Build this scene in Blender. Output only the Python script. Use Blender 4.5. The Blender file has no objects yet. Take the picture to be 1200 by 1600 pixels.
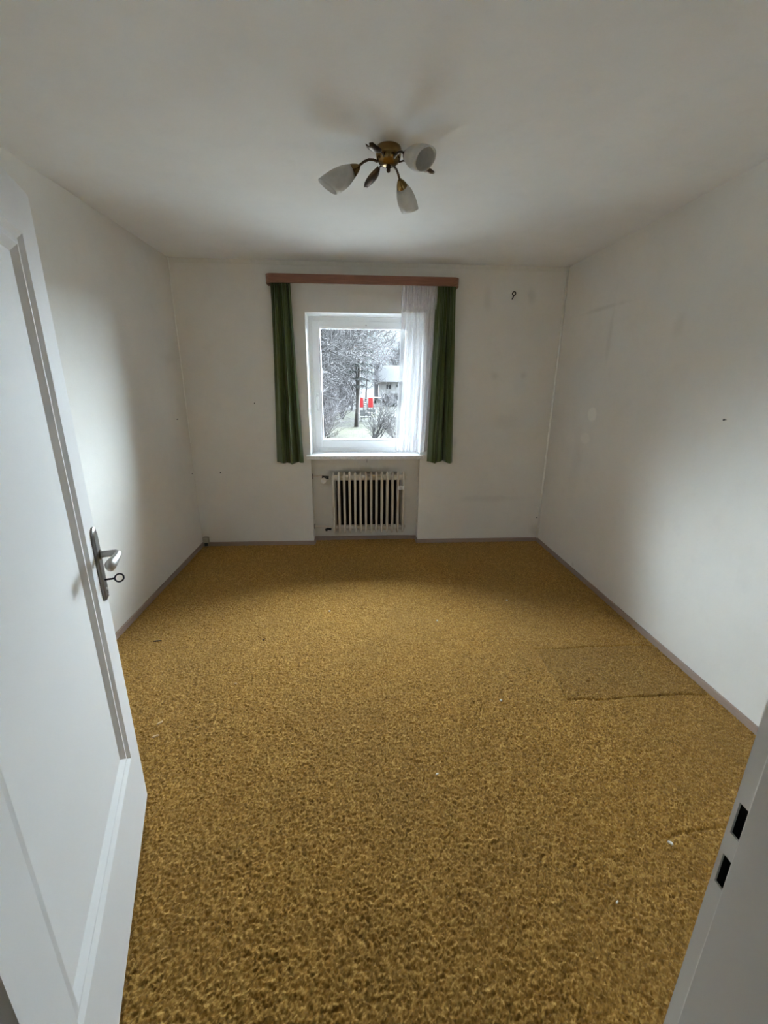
import bpy, bmesh, math, random
import numpy as np
from mathutils import Vector, Matrix, noise as mnoise

random.seed(7)
SC = bpy.context.scene
COL = SC.collection
R = math.radians
PI = math.pi

# ---------------------------------------------------------------- camera
CAM = (0.0, 0.0, 1.5397)
F_PX, PITCH, YAW, ROLL = 667.7, 0.2938, 0.0641, 0.0078
cp, sp, cy, sy = math.cos(PITCH), math.sin(PITCH), math.cos(YAW), math.sin(YAW)
fwd = Vector((sy * cp, cy * cp, -sp))
rgt = Vector((cy, -sy, 0))
upv = rgt.cross(fwd)
c_, s_ = math.cos(ROLL), math.sin(ROLL)
r2 = rgt * c_ + upv * s_
u2 = upv * c_ - rgt * s_
cam_d = bpy.data.cameras.new('camera')
cam_d.sensor_fit = 'HORIZONTAL'
cam_d.sensor_width = 36.0
cam_d.lens = F_PX / 1200 * 36.0
cam_d.clip_start = 0.02
cam_d.clip_end = 1000
cam = bpy.data.objects.new('camera', cam_d)
COL.objects.link(cam)
M = Matrix((r2, u2, -fwd)).transposed().to_4x4()
M.translation = CAM
cam.matrix_world = M
SC.camera = cam

# ---------------------------------------------------------------- sky (overcast) and exposure
SKY = 3.3            # zenith strength of the overcast sky
EXPOSURE = 0.12
SUN, SUN_ELEV, SUN_AZ, SUN_ANGLE = 185.0, 38.0, 26.0, 130.0   # sun veiled by thin cloud, in front of the window
w = bpy.data.worlds.new('overcast_sky')
SC.world = w
w.use_nodes = True
nt = w.node_tree
nt.nodes.clear()
tc = nt.nodes.new('ShaderNodeTexCoord')
sep = nt.nodes.new('ShaderNodeSeparateXYZ')
nt.links.new(tc.outputs['Generated'], sep.inputs[0])
mx = nt.nodes.new('ShaderNodeMath'); mx.operation = 'MAXIMUM'; mx.inputs[1].default_value = 0
nt.links.new(sep.outputs['Z'], mx.inputs[0])
ma = nt.nodes.new('ShaderNodeMath'); ma.operation = 'MULTIPLY_ADD'   # CIE overcast: (1 + 2 sin h) / 3
ma.inputs[1].default_value = 2 / 3; ma.inputs[2].default_value = 1 / 3
nt.links.new(mx.outputs[0], ma.inputs[0])
cl = nt.nodes.new('ShaderNodeTexNoise'); cl.inputs['Scale'].default_value = 3.5; cl.inputs['Detail'].default_value = 4
nt.links.new(tc.outputs['Generated'], cl.inputs['Vector'])
cr = nt.nodes.new('ShaderNodeValToRGB')
cr.color_ramp.elements[0].position = 0.35; cr.color_ramp.elements[0].color = (0.70, 0.86, 1.0, 1)
cr.color_ramp.elements[1].position = 0.65; cr.color_ramp.elements[1].color = (0.90, 0.96, 1.0, 1)
nt.links.new(cl.outputs['Fac'], cr.inputs[0])
st = nt.nodes.new('ShaderNodeMath'); st.operation = 'MULTIPLY'; st.inputs[1].default_value = SKY
nt.links.new(ma.outputs[0], st.inputs[0])
bg = nt.nodes.new('ShaderNodeBackground')
nt.links.new(cr.outputs[0], bg.inputs['Color'])
nt.links.new(st.outputs[0], bg.inputs['Strength'])
wo = nt.nodes.new('ShaderNodeOutputWorld')
nt.links.new(bg.outputs[0], wo.inputs['Surface'])

vs = SC.view_settings
SC.display_settings.display_device = 'sRGB'
vs.view_transform = 'Standard'
vs.look = 'None'
vs.gamma = 1.0
vs.use_curve_mapping = False
vs.exposure = EXPOSURE
SC.cycles.max_bounces = 14
SC.cycles.diffuse_bounces = 10
SC.cycles.transparent_max_bounces = 24
SC.cycles.use_denoising = True
SC.cycles.sample_clamp_indirect = 0
SC.cycles.caustics_reflective = False
SC.cycles.caustics_refractive = False

sun_d = bpy.data.lights.new('veiled_sun', 'SUN')
sun_d.energy = SUN; sun_d.angle = R(SUN_ANGLE); sun_d.color = (0.78, 0.885, 1.0)
sun = bpy.data.objects.new('veiled_sun', sun_d)
sun.location = (0, 30, 20)
sun.rotation_euler = Vector((math.sin(R(SUN_AZ))*math.cos(R(SUN_ELEV)), math.cos(R(SUN_AZ))*math.cos(R(SUN_ELEV)), math.sin(R(SUN_ELEV)))).to_track_quat('Z', 'Y').to_euler()
COL.objects.link(sun)

# portal in the window opening: guides the sampling of the sky, gives no light of its own
pl = bpy.data.lights.new('window_portal', 'AREA')
pl.shape = 'RECTANGLE'; pl.size = 1.02; pl.size_y = 1.22
pl.cycles.is_portal = True
po = bpy.data.objects.new('window_portal', pl)
po.location = (0.08, 4.355, 1.50)
po.rotation_euler = (R(-90), 0, 0)      # -Z of the light looks to -Y, into the room
COL.objects.link(po)

# ---------------------------------------------------------------- helpers
class MB:
    def __init__(s):
        s.v = []; s.f = []
    def add(s, vs, fs):
        k = len(s.v)
        s.v += [tuple(v) for v in vs]
        s.f += [tuple(i + k for i in f) for f in fs]
        return s
    def box(s, x0, x1, y0, y1, z0, z1):
        vs = [(x0,y0,z0),(x1,y0,z0),(x1,y1,z0),(x0,y1,z0),(x0,y0,z1),(x1,y0,z1),(x1,y1,z1),(x0,y1,z1)]
        return s.add(vs, [(0,3,2,1),(4,5,6,7),(0,1,5,4),(1,2,6,5),(2,3,7,6),(3,0,4,7)])
    def tube(s, path, rad, n=8, cap=True, up=None):
        """tube along a path; rad: number, list of numbers or list of (a, b)"""
        P = [Vector(p) for p in path]
        m = len(P)
        if not isinstance(rad, (list, tuple)): rad = [rad] * m
        vs = []
        ref = Vector(up) if up else None
        for i in range(m):
            t = (P[min(i+1, m-1)] - P[max(i-1, 0)]).normalized()
            if ref is None:
                ref = Vector((0,0,1)) if abs(t.z) < 0.9 else Vector((1,0,0))
            a = (ref - t * ref.dot(t))
            if a.length < 1e-6: a = t.orthogonal()
            a.normalize()
            if not up: ref = a
            b = t.cross(a)
            ra, rb = rad[i] if isinstance(rad[i], (list, tuple)) else (rad[i], rad[i])
            for j in range(n):
                q = 2 * PI * j / n
                vs.append(P[i] + a * (math.cos(q) * ra) + b * (math.sin(q) * rb))
        fs = []
        for i in range(m-1):
            for j in range(n):
                j2 = (j+1) % n
                fs.append((i*n+j, i*n+j2, (i+1)*n+j2, (i+1)*n+j))
        if cap:
            fs.append(tuple(reversed(range(n)))); fs.append(tuple((m-1)*n + j for j in range(n)))
        return s.add(vs, fs)
    def lathe(s, prof, mat=Matrix(), n=24):
        """prof: (radius, height) pairs about local z"""
        vs = []; m = len(prof)
        for r, h in prof:
            for j in range(n):
                q = 2 * PI * j / n
                vs.append(mat @ Vector((r * math.cos(q), r * math.sin(q), h)))
        fs = []
        for i in range(m-1):
            for j in range(n):
                j2 = (j+1) % n
                fs.append((i*n+j, i*n+j2, (i+1)*n+j2, (i+1)*n+j))
        return s.add(vs, fs)
    def prism(s, pts, axis, a, b):
        """extrude a 2D outline along axis (0,1,2) from a to b"""
        n = len(pts)
        def mk(p, t):
            q = list(p); q.insert(axis, t); return tuple(q)
        vs = [mk(p, a) for p in pts] + [mk(p, b) for p in pts]
        fs = [tuple(reversed(range(n))), tuple(range(n, 2*n))]
        for i in range(n):
            j = (i+1) % n
            fs.append((i, j, n+j, n+i))
        return s.add(vs, fs)
    def build(s, name, mat, parent=None, smooth=False, bevel=0, seg=2, solid=0, angle=None):
        me = bpy.data.meshes.new(name)
        me.from_pydata(s.v, [], s.f)
        bm = bmesh.new(); bm.from_mesh(me)
        bmesh.ops.recalc_face_normals(bm, faces=bm.faces)
        bm.to_mesh(me); bm.free()
        if mat: me.materials.append(mat)
        if smooth:
            me.polygons.foreach_set('use_smooth', [True] * len(me.polygons))
        o = bpy.data.objects.new(name, me)
        COL.objects.link(o)
        if parent:
            o.parent = parent
            o.matrix_parent_inverse = parent.matrix_basis.inverted()
        if solid:
            md = o.modifiers.new('solid', 'SOLIDIFY'); md.thickness = solid; md.offset = 0
        if bevel:
            md = o.modifiers.new('bevel', 'BEVEL'); md.width = bevel; md.segments = seg
            md.limit_method = 'ANGLE'; md.angle_limit = R(40)
        if angle:
            md = o.modifiers.new('split', 'EDGE_SPLIT'); md.split_angle = R(angle)
        return o

def tag(o, label=None, cat=None, group=None, kind=None):
    if label: o['label'] = label
    if cat: o['category'] = cat
    if group: o['group'] = group
    if kind: o['kind'] = kind
    return o

def empty(name, loc):
    o = bpy.data.objects.new(name, None)
    COL.objects.link(o)
    o.location = loc
    o.empty_display_size = 0.05
    return o

def box(name, mat, b, parent=None, bevel=0, **k):
    return MB().box(*b).build(name, mat, parent, bevel=bevel, **k)

# ---------------------------------------------------------------- materials
class N:
    """small node-tree helper"""
    def __init__(s, name):
        s.m = bpy.data.materials.new(name); s.m.use_nodes = True
        s.t = s.m.node_tree; s.t.nodes.clear()
        s.out = s.n('ShaderNodeOutputMaterial')
        s.co = s.n('ShaderNodeTexCoord').outputs['Object']
    def n(s, typ, **k):
        x = s.t.nodes.new(typ)
        for a, b in k.items(): setattr(x, a, b)
        return x
    def l(s, a, b): s.t.links.new(a, b)
    def noise(s, scale, detail=3, rough=0.5, vec=None, stretch=None):
        x = s.n('ShaderNodeTexNoise')
        x.inputs['Scale'].default_value = scale; x.inputs['Detail'].default_value = detail
        x.inputs['Roughness'].default_value = rough
        v = vec or s.co
        if stretch:
            mp = s.n('ShaderNodeMapping'); mp.inputs['Scale'].default_value = stretch
            s.l(v, mp.inputs['Vector']); v = mp.outputs[0]
        s.l(v, x.inputs['Vector'])
        return x.outputs['Fac']
    def ramp(s, fac, stops):
        x = s.n('ShaderNodeValToRGB'); e = x.color_ramp.elements
        while len(e) < len(stops): e.new(0.5)
        for i, (p, c) in enumerate(stops):
            e[i].position = p
            e[i].color = (c, c, c, 1) if isinstance(c, (int, float)) else (*c[:3], 1)
        s.l(fac, x.inputs[0])
        return x.outputs[0]
    def mix(s, fac, a, b, mode='MIX'):
        x = s.n('ShaderNodeMix', data_type='RGBA', blend_type=mode)
        for sock, v in ((x.inputs[0], fac), (x.inputs[6], a), (x.inputs[7], b)):
            if isinstance(v, (int, float)): sock.default_value = v
            elif isinstance(v, (tuple, list)): sock.default_value = (*v[:3], 1)
            else: s.l(v, sock)
        return x.outputs[2]
    def math(s, op, a, b=0.0, c=0.0):
        x = s.n('ShaderNodeMath', operation=op)
        for sock, v in zip(x.inputs, (a, b, c)):
            if isinstance(v, (int, float)): sock.default_value = v
            else: s.l(v, sock)
        return x.outputs[0]
    def bump(s, h, strength=0.3, dist=0.01):
        x = s.n('ShaderNodeBump'); x.inputs['Strength'].default_value = strength; x.inputs['Distance'].default_value = dist
        s.l(h, x.inputs['Height'])
        return x.outputs[0]
    def pbr(s, col, rough=0.6, metal=0.0, normal=None, spec=0.5, **k):
        x = s.n('ShaderNodeBsdfPrincipled')
        if isinstance(col, (tuple, list)): x.inputs['Base Color'].default_value = (*col[:3], 1)
        else: s.l(col, x.inputs['Base Color'])
        if isinstance(rough, (int, float)): x.inputs['Roughness'].default_value = rough
        else: s.l(rough, x.inputs['Roughness'])
        x.inputs['Metallic'].default_value = metal
        x.inputs['Specular IOR Level'].default_value = spec
        for a, b in k.items(): x.inputs[a.replace('_', ' ')].default_value = b
        if normal is not None: s.l(normal, x.inputs['Normal'])
        s.l(x.outputs[0], s.out.inputs['Surface'])
        return s.m
    def blob(s, x, y, z, rx, ry, rz, soft=0.4, wob=0.0):
        """soft elliptical stain mask with a centre in object space"""
        mp = s.n('ShaderNodeMapping')
        mp.vector_type = 'POINT'
        mp.inputs['Location'].default_value = (-x / rx, -y / ry, -z / rz)
        mp.inputs['Scale'].default_value = (1/rx, 1/ry, 1/rz)
        s.l(s.co, mp.inputs['Vector'])
        le = s.n('ShaderNodeVectorMath', operation='LENGTH')
        s.l(mp.outputs[0], le.inputs[0])
        d = le.outputs['Value']
        if wob:
            d = s.math('ADD', d, s.math('MULTIPLY', s.math('SUBTRACT', s.noise(9, 3), 0.5), wob))
        mr = s.n('ShaderNodeMapRange', interpolation_type='SMOOTHSTEP')
        s.l(d, mr.inputs['Value'])
        mr.inputs['From Min'].default_value = 1.0; mr.inputs['From Max'].default_value = 1.0 - soft
        return mr.outputs[0]

def simple(name, col, rough=0.6, metal=0.0, var=0.08, scale=30, bump=0.0, bs=200, spec=0.5, **k):
    m = N(name)
    f = m.noise(scale, 4)
    c = m.mix(f, tuple(x * (1 - var) for x in col), tuple(min(1, x * (1 + var)) for x in col))
    nm = m.bump(m.noise(bs, 3), bump, 0.002) if bump else None
    return m.pbr(c, rough, metal, nm, spec, **k)

def wall_mat(name, base, stains=(), patches=()):
    m = N(name)
    big = m.noise(1.3, 5, 0.6)
    c = m.mix(m.ramp(big, [(0.35, 0.0), (0.7, 1.0)]), tuple(x * 0.93 for x in base), base)
    mid = m.noise(6, 5, 0.65)
    c = m.mix(m.ramp(mid, [(0.52, 0.0), (0.75, 0.35)]), c, tuple(x * 0.86 for x in base))
    for st in stains:
        (x, y, z, rx, ry, rz, amt) = st
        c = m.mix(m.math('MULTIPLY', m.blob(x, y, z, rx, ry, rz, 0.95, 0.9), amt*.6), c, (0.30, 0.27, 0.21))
    for pt in patches:
        (x, y, z, rx, ry, rz, amt) = pt
        c = m.mix(m.math('MULTIPLY', m.blob(x, y, z, rx, ry, rz, 0.35, 0.5), amt), c, (0.88, 0.86, 0.80))
    nm = m.bump(m.noise(70, 5, 0.6), 0.12, 0.004)
    return m.pbr(c, 0.85, 0, nm, 0.25)

XL, XR, YB, H = -1.516, 1.833, 4.013, 2.5
YD = 0.395       # room face of the door wall
CREAM = (0.80, 0.78, 0.735)
M_wall_back = wall_mat('wall_paint_back', CREAM,
    stains=[(1.527, YB, 2.26, .06, .2, .09, .35), (1.14, YB, 2.25, .05, .2, .14, .25), (1.258, YB, 1.608, .05, .2, .05, .3),
            (1.526, YB, 1.611, .05, .2, .05, .3), (1.40, YB, 1.19, .20, .2, .10, .2), (1.30, YB, .45, .5, .2, .05, .22),
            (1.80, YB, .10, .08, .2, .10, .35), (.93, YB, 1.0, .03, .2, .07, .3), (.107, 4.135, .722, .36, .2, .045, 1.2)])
M_wall_left = wall_mat('wall_paint_left', CREAM, stains=[(XL, 3.75, 1.72, .2, .25, .06, .15)])
M_wall_right = wall_mat('wall_paint_right', CREAM,
    stains=[(XR, 3.35, 2.08, .2, .40, .025, .35), (XR, 2.52, 1.87, .2, .07, .10, .22), (XR, 3.22, 1.9, .2, .04, .35, .22),
            (XR, 3.264, .06, .2, .03, .03, .5), (XR, 3.45, .95, .2, .12, .5, .12)],
    patches=[(XR, 3.307, 1.317, .2, .075, .065, .8), (XR, 3.36, 1.12, .2, .09, .05, .4)])
M_wall_door = wall_mat('wall_paint_door', CREAM)
M_ceiling = wall_mat('ceiling_paint', (0.84, 0.84, 0.83))
M_hall = wall_mat('hall_paint', (0.72, 0.70, 0.66))
M_pvc = simple('white_pvc', (0.90, 0.90, 0.90), 0.35, var=0.02)
M_reveal = simple('reveal_paint', (0.88, 0.88, 0.86), 0.7, var=0.03, bump=0.1)
M_doorpaint = simple('door_lacquer', (0.70, 0.69, 0.675), 0.6, spec=.25, var=0.02, scale=6, bump=0.03, bs=40)
M_frame = simple('frame_lacquer', (0.74, 0.72, 0.68), 0.45, var=0.03, scale=8, bump=0.04, bs=50)
M_steel = simple('aged_steel', (0.24, 0.225, 0.205), 0.38, 1.0, var=0.15, scale=60)
M_alu = simple('satin_aluminium', (0.50, 0.485, 0.46), 0.45, 1.0, var=0.05)
M_dark = simple('dark_iron', (0.03, 0.03, 0.035), 0.4, 0.6)
M_hole = simple('hole_shade_black', (0.012, 0.009, 0.007), 0.9)  # shade inside the latch holes put into the colour; hidden slab shares it
M_rad = simple('radiator_enamel', (0.74, 0.68, 0.60), 0.42, var=0.05, scale=12)
M_soot = simple('dusty_plaster', (0.30, 0.28, 0.25), 0.9, var=0.12, scale=8)
M_black = simple('black_plastic', (0.02, 0.02, 0.02), 0.5)
M_knob = simple('grey_white_plastic', (0.88, 0.88, 0.87), 0.45)
M_base = N('baseboard_wood')
_c = M_base.mix(M_base.noise(14, 4, .6, stretch=(1, 1, 8)), (0.30, 0.215, 0.17), (0.40, 0.30, 0.25))
M_base = M_base.pbr(_c, 0.55)
M_sill = N('sill_stone')
_c = M_sill.mix(M_sill.ramp(M_sill.noise(60, 5, .7), [(.4, 0.), (.65, 1.)]), (0.74, 0.74, 0.74), (0.90, 0.90, 0.90))
M_sill = M_sill.pbr(_c, 0.3)
M_valance = N('valance_wood')
_n = M_valance.noise(10, 5, .6, stretch=(0.6, 6, 14))
_c = M_valance.ramp(_n, [(.3, (0.17, 0.065, 0.034)), (.55, (0.24, 0.10, 0.054)), (.75, (0.29, 0.13, 0.072))])
M_valance = M_valance.pbr(_c, 0.45)
M_brass = simple('aged_brass', (0.23, 0.145, 0.055), 0.22, 1.0, var=0.25, scale=40)
M_brass_dark = simple('dark_brass', (0.085, 0.058, 0.04), 0.38, 1.0, var=0.25, scale=60)

# green curtain satin
_m = N('green_curtain_satin')
_c = _m.mix(_m.noise(40, 3, .6, stretch=(1, 1, .15)), (0.060, 0.082, 0.022), (0.085, 0.115, 0.034))
M_green = _m.pbr(_c, 0.40, 0, _m.bump(_m.noise(900, 2), .1, .001), 0.45, Sheen_Weight=0.25, Sheen_Roughness=0.4)

# sheer voile: open weave, lets light through
def sheer(name, open_):
    m = N(name)
    tr = m.n('ShaderNodeBsdfTransparent')
    di = m.n('ShaderNodeBsdfDiffuse'); di.inputs['Color'].default_value = (0.84, 0.84, 0.87, 1)
    tl = m.n('ShaderNodeBsdfTranslucent'); tl.inputs['Color'].default_value = (0.86, 0.86, 0.88, 1)
    a = m.n('ShaderNodeMixShader'); a.inputs[0].default_value = 0.04
    m.l(di.outputs[0], a.inputs[1]); m.l(tl.outputs[0], a.inputs[2])
    b = m.n('ShaderNodeMixShader')
    wv = m.noise(260, 2, .5, stretch=(1, 1, .12))
    f = m.math('ADD', open_ - .12, m.math('MULTIPLY', wv, .24))
    m.l(f, b.inputs[0]); m.l(a.outputs[0], b.inputs[1]); m.l(tr.outputs[0], b.inputs[2])
    m.l(b.outputs[0], m.out.inputs['Surface'])
    return m.m
M_sheer = sheer('white_voile', 0.50)
M_sheer_top = sheer('white_voile_header', 0.45)

def glass_pane():
    m = N('window_glass')
    tr = m.n('ShaderNodeBsdfTransparent'); tr.inputs['Color'].default_value = (0.96, 0.985, 0.98, 1)
    gl = m.n('ShaderNodeBsdfGlossy'); gl.inputs['Roughness'].default_value = 0.01
    fr = m.n('ShaderNodeFresnel'); fr.inputs['IOR'].default_value = 1.3
    mx_ = m.n('ShaderNodeMixShader')
    m.l(fr.outputs[0], mx_.inputs[0]); m.l(tr.outputs[0], mx_.inputs[1]); m.l(gl.outputs[0], mx_.inputs[2])
    m.l(mx_.outputs[0], m.out.inputs['Surface'])
    return m.m
M_glass = glass_pane()

def opal():
    m = N('alabaster_glass')
    c = m.mix(m.ramp(m.noise(14, 4, .6), [(.35, 0.), (.7, 1.)]), (0.62, 0.61, 0.58), (0.80, 0.79, 0.77))
    p = m.n('ShaderNodeBsdfPrincipled'); m.l(c, p.inputs['Base Color']); p.inputs['Roughness'].default_value = 0.35
    tl = m.n('ShaderNodeBsdfTranslucent'); m.l(c, tl.inputs['Color'])
    x = m.n('ShaderNodeMixShader'); x.inputs[0].default_value = 0.4
    m.l(p.outputs[0], x.inputs[1]); m.l(tl.outputs[0], x.inputs[2]); m.l(x.outputs[0], m.out.inputs['Surface'])
    return m.m
M_opal = opal()

# carpet: mustard loop pile; the relief itself is in the mesh
def carpet_mat(name, k):
    m = N(name)
    at = m.n('ShaderNodeAttribute', attribute_name='tuft')
    c = m.ramp(at.outputs['Fac'], [(0.0, tuple(k * x for x in (0.17, 0.080, 0.010))), (0.5, tuple(k * x for x in (0.40, 0.210, 0.036))),
                                   (1.0, tuple(k * x for x in (0.74, 0.455, 0.125)))])
    worn = m.ramp(m.noise(1.1, 4, .6), [(.38, 0.), (.7, 1.)])
    c = m.mix(m.math('MULTIPLY', worn, .35), c, tuple(k * x for x in (0.30, 0.180, 0.055)))
    nm = m.bump(m.noise(420, 3, .6), .5, .003)
    return m.pbr(c, 1.0, 0, nm, 0.1, Sheen_Weight=0.12, Sheen_Roughness=0.6)
M_carpet = carpet_mat('mustard_carpet', 1.0)
M_carpet_patch = carpet_mat('mustard_carpet_patch', 0.85)

# ---------------------------------------------------------------- room shell
OX0, OX1 = -0.435, 0.595          # window opening / radiator niche
WB, WT = 0.886, 2.114             # sill top, opening top
YF = 4.25                         # inner face of the window frame
YO = 4.36                         # outer face of the wall
YN = 4.135                        # back of the radiator niche

b = MB()
b.box(XL-.2, OX0, YB, YO, -.15, H)
b.box(OX1, XR+.2, YB, YO, -.15, H)
b.box(OX0, OX1, YB, YO, WT, H)
b.box(OX0, OX1, YN, YO, -.15, WB-.036)
tag(b.build('wall_back', M_wall_back), 'cream painted window wall with stains and radiator niche', 'wall', kind='structure')
tag(box('wall_left', M_wall_left, (XL-.2, XL, -1.6, YO, -.15, H)), 'cream painted side wall behind the open door', 'wall', kind='structure')
tag(box('wall_right', M_wall_right, (XR, XR+.2, -1.6, YO, -.15, H)), 'cream painted side wall with a small repaired spot', 'wall', kind='structure')
tag(box('ceiling', M_ceiling, (XL-.2, XR+.2, -1.6, YO, H, H+.15)), 'plain off white ceiling above the lamp', 'ceiling', kind='structure')

# door wall, its opening and the hall behind it
DX0, DX1, DH = -0.535, 0.487, 2.02
YH = 0.10
b = MB()
b.box(XL, DX0-.06, YH, YD, 0, H); b.box(DX1+.06, XR, YH, YD, 0, H); b.box(DX0-.06, DX1+.06, YH, YD, DH+.05, H)
tag(b.build('wall_front', M_wall_door), 'cream wall around the doorway', 'wall', kind='structure')
tag(box('wall_hall', M_hall, (XL, XR, -1.6, -1.4, 0, H)), 'plain wall across the hall behind the doorway', 'wall', kind='structure')
tag(box('floor_hall', simple('hall_floor_vinyl', (.30, .24, .18), .5), (XL, XR, -1.4, YH+.12, -.15, -.004)), 'brown hall floor outside the doorway', 'floor', kind='structure')

# ceiling / corner trims: filler beads and the edge of the ceiling paint
M_bead = simple('filler_bead', (.93, .92, .88), .8)
MB().tube([(XR-.008, YB-.008, .03), (XR-.010, YB-.009, .9), (XR-.007, YB-.009, 1.7), (XR-.008, YB-.008, H)], .009, 6).build('trim_1', M_bead, smooth=True)
tag(bpy.data.objects['trim_1'], 'pale filler bead down the corner beside the stained wall', 'trim', kind='structure')
MB().tube([(XL+.003, YB-.003, 1.0), (XL+.005, YB-.003, 1.7), (XL+.002, YB-.003, 2.1), (XL+.003, YB-.003, H)], .005, 6).build('trim_2', M_bead, smooth=True)
tag(bpy.data.objects['trim_2'], 'thin filler bead down the corner near the green curtain', 'trim', kind='structure')
b = MB().box(XL, XR, YB-.003, YB, H-.035, H)
tag(b.build('trim_3', simple('ceiling_edge_paint', (.74, .72, .66), .85)), 'band of old paint along the top of the window wall', 'trim', kind='structure')

# floor: slab and displaced loop carpet
CX0, CX1, CY0, CY1 = XL, XR, YH+.12, YN
fl = tag(box('floor', M_hole, (XL-.2, XR+.2, YH+.12, YO, -.15, -.02)), 'mustard brown loop carpet covering the whole floor', 'floor', kind='structure')
CELL = 0.0039
nx = int((CX1-CX0)/CELL)+1; ny = int((CY1-CY0)/CELL)+1
gx = np.linspace(CX0, CX1, nx); gy = np.linspace(CY0, CY1, ny)
rng = np.random.default_rng(3)
def blur(a, k):
    for ax in (0, 1):
        for _ in range(k):
            a = (np.roll(a, 1, ax) + 2*a + np.roll(a, -1, ax)) / 4
    return a
def norm(a): return (a - a.mean()) / a.std()
fine = norm(rng.standard_normal((ny, nx)) + .7*blur(rng.standard_normal((ny, nx)), 1)); mid_ = norm(blur(rng.standard_normal((ny, nx)), 5))
X, Y = np.meshgrid(gx, gy)
Z = np.clip(fine, -2, 2) * 0.0031 + mid_ * 0.0003 - 0.004
SEAM = (1.065, XR, 1.752, 2.19)          # inset carpet piece by the wall
def groove(d, wdt, depth):
    return -depth * np.exp(-(d / wdt) ** 2)
wob = 0.006 * np.sin(X * 9) + 0.004 * np.sin(X * 23 + 1)
in_x = (X > SEAM[0] - .01) & (X < SEAM[1] - .02)
in_y = (Y > SEAM[2]) & (Y < SEAM[3])
Z += np.where(in_x, groove(Y - SEAM[2] - wob, .006, .011) + groove(Y - SEAM[3] - wob, .006, .010), 0)
Z += np.where(in_y, groove(X - SEAM[0] - .02 * np.sin(Y * 7), .005, .006), 0)
Z += np.where((X > 1.04) & (X < 1.36), groove(Y - 1.05 - .03 * np.sin(X * 6), .005, .005), 0)   # small crease
tuft = np.clip(0.5 + 0.22 * norm(rng.standard_normal((ny, nx)) + .7*blur(rng.standard_normal((ny, nx)), 1)) + 0.03 * mid_, 0, 1)
idx = np.arange(nx * ny).reshape(ny, nx)
q = np.stack([idx[:-1, :-1], idx[:-1, 1:], idx[1:, 1:], idx[1:, :-1]], -1).reshape(-1, 4)
qx = X[:-1, :-1].ravel() + CELL/2; qy = Y[:-1, :-1].ravel() + CELL/2
keep = (qy < YB) | ((qx > OX0) & (qx < OX1))
q = q[keep]; qx = qx[keep]; qy = qy[keep]
V = np.stack([X, Y, Z], -1).reshape(-1, 3); T = tuft.ravel()
def grid_mesh(name, quads, mat, parent):
    used, inv = np.unique(quads.ravel(), return_inverse=True)
    me = bpy.data.meshes.new(name)
    me.vertices.add(len(used)); me.vertices.foreach_set('co', V[used].astype(np.float32).ravel())
    me.loops.add(len(inv)); me.loops.foreach_set('vertex_index', inv.astype(np.int32))
    nq = len(quads)
    me.polygons.add(nq); me.polygons.foreach_set('loop_start', np.arange(0, nq*4, 4, dtype=np.int32))
    me.polygons.foreach_set('loop_total', np.full(nq, 4, dtype=np.int32))
    me.update(calc_edges=True)
    me.polygons.foreach_set('use_smooth', np.ones(nq, dtype=bool))
    at = me.attributes.new('tuft', 'FLOAT', 'POINT'); at.data.foreach_set('value', T[used].astype(np.float32))
    me.materials.append(mat)
    o = bpy.data.objects.new(name, me); COL.objects.link(o); o.parent = parent
    return o
inp = (qx > SEAM[0]) & (qy > SEAM[2]) & (qy < SEAM[3])
c0 = grid_mesh('carpet', q[~inp], M_carpet, fl)
c1 = grid_mesh('carpet_patch', q[inp], M_carpet_patch, fl)
tag(c1, 'rectangular inset piece of carpet with visible seams')

# baseboards
BH, BT = 0.036, 0.013
def bb(name, label, boxes):
    b = MB()
    for x in boxes: b.box(*x)
    tag(b.build(name, M_base, bevel=.003), label, 'baseboard', kind='structure')
bb('baseboard_left', 'thin brown baseboard under the wall behind the door', [(XL, XL+BT, YD, YB, -.006, BH)])
bb('baseboard_right', 'thin brown baseboard under the wall by the carpet patch', [(XR-BT, XR, YD, YB, -.006, BH)])
bb('baseboard_back', 'thin brown baseboard under the window wall and niche',
   [(XL+BT, OX0, YB-BT, YB, -.006, BH), (OX1, XR-BT, YB-BT, YB, -.006, BH), (OX0, OX1, YN-BT, YN, -.006, BH),
    (OX0, OX0+BT, YB-BT, YN-BT, -.006, BH), (OX1-BT, OX1, YB-BT, YN-BT, -.006, BH)])

# ---------------------------------------------------------------- window
win = tag(empty('window_1', (0.08, YF, WB)), 'white framed window looking onto bare trees and a house', 'window', kind='structure')
# plastered reveal lining, slightly proud of the wall opening faces
b = MB()
t = .004
b.box(OX0, OX0+t, YB+.001, YF, WB, WT); b.box(OX1-t, OX1, YB+.001, YF, WB, WT); b.box(OX0, OX1, YB+.001, YF, WT-t, WT)
b.build('reveal', M_reveal, win)
def ring(x0, x1, z0, z1, wl, wr, wb, wt, y0, y1):
    m = MB()
    m.box(x0, x0+wl, y0, y1, z0, z1); m.box(x1-wr, x1, y0, y1, z0, z1)
    m.box(x0+wl, x1-wr, y0, y1, z0, z0+wb); m.box(x0+wl, x1-wr, y0, y1, z1-wt, z1)
    return m
GX0, GX1, GZ0, GZ1 = -0.325, 0.463, 1.008, 2.008
ring(OX0+t, OX1-t, WB, WT-t, .05, .05, .05, .05, YF, YF+.075).build('window_frame', M_pvc, win, bevel=.004)
SX0, SX1, SZ0, SZ1 = OX0+.032, OX1-.032, WB+.038, WT-.040
sash = ring(SX0, SX1, SZ0, SZ1, GX0-SX0-.014, SX1-GX1-.014, GZ0-SZ0-.014, SZ1-GZ1-.014, YF-.016, YF+.055).build('sash', M_pvc, win, bevel=.005)
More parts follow.
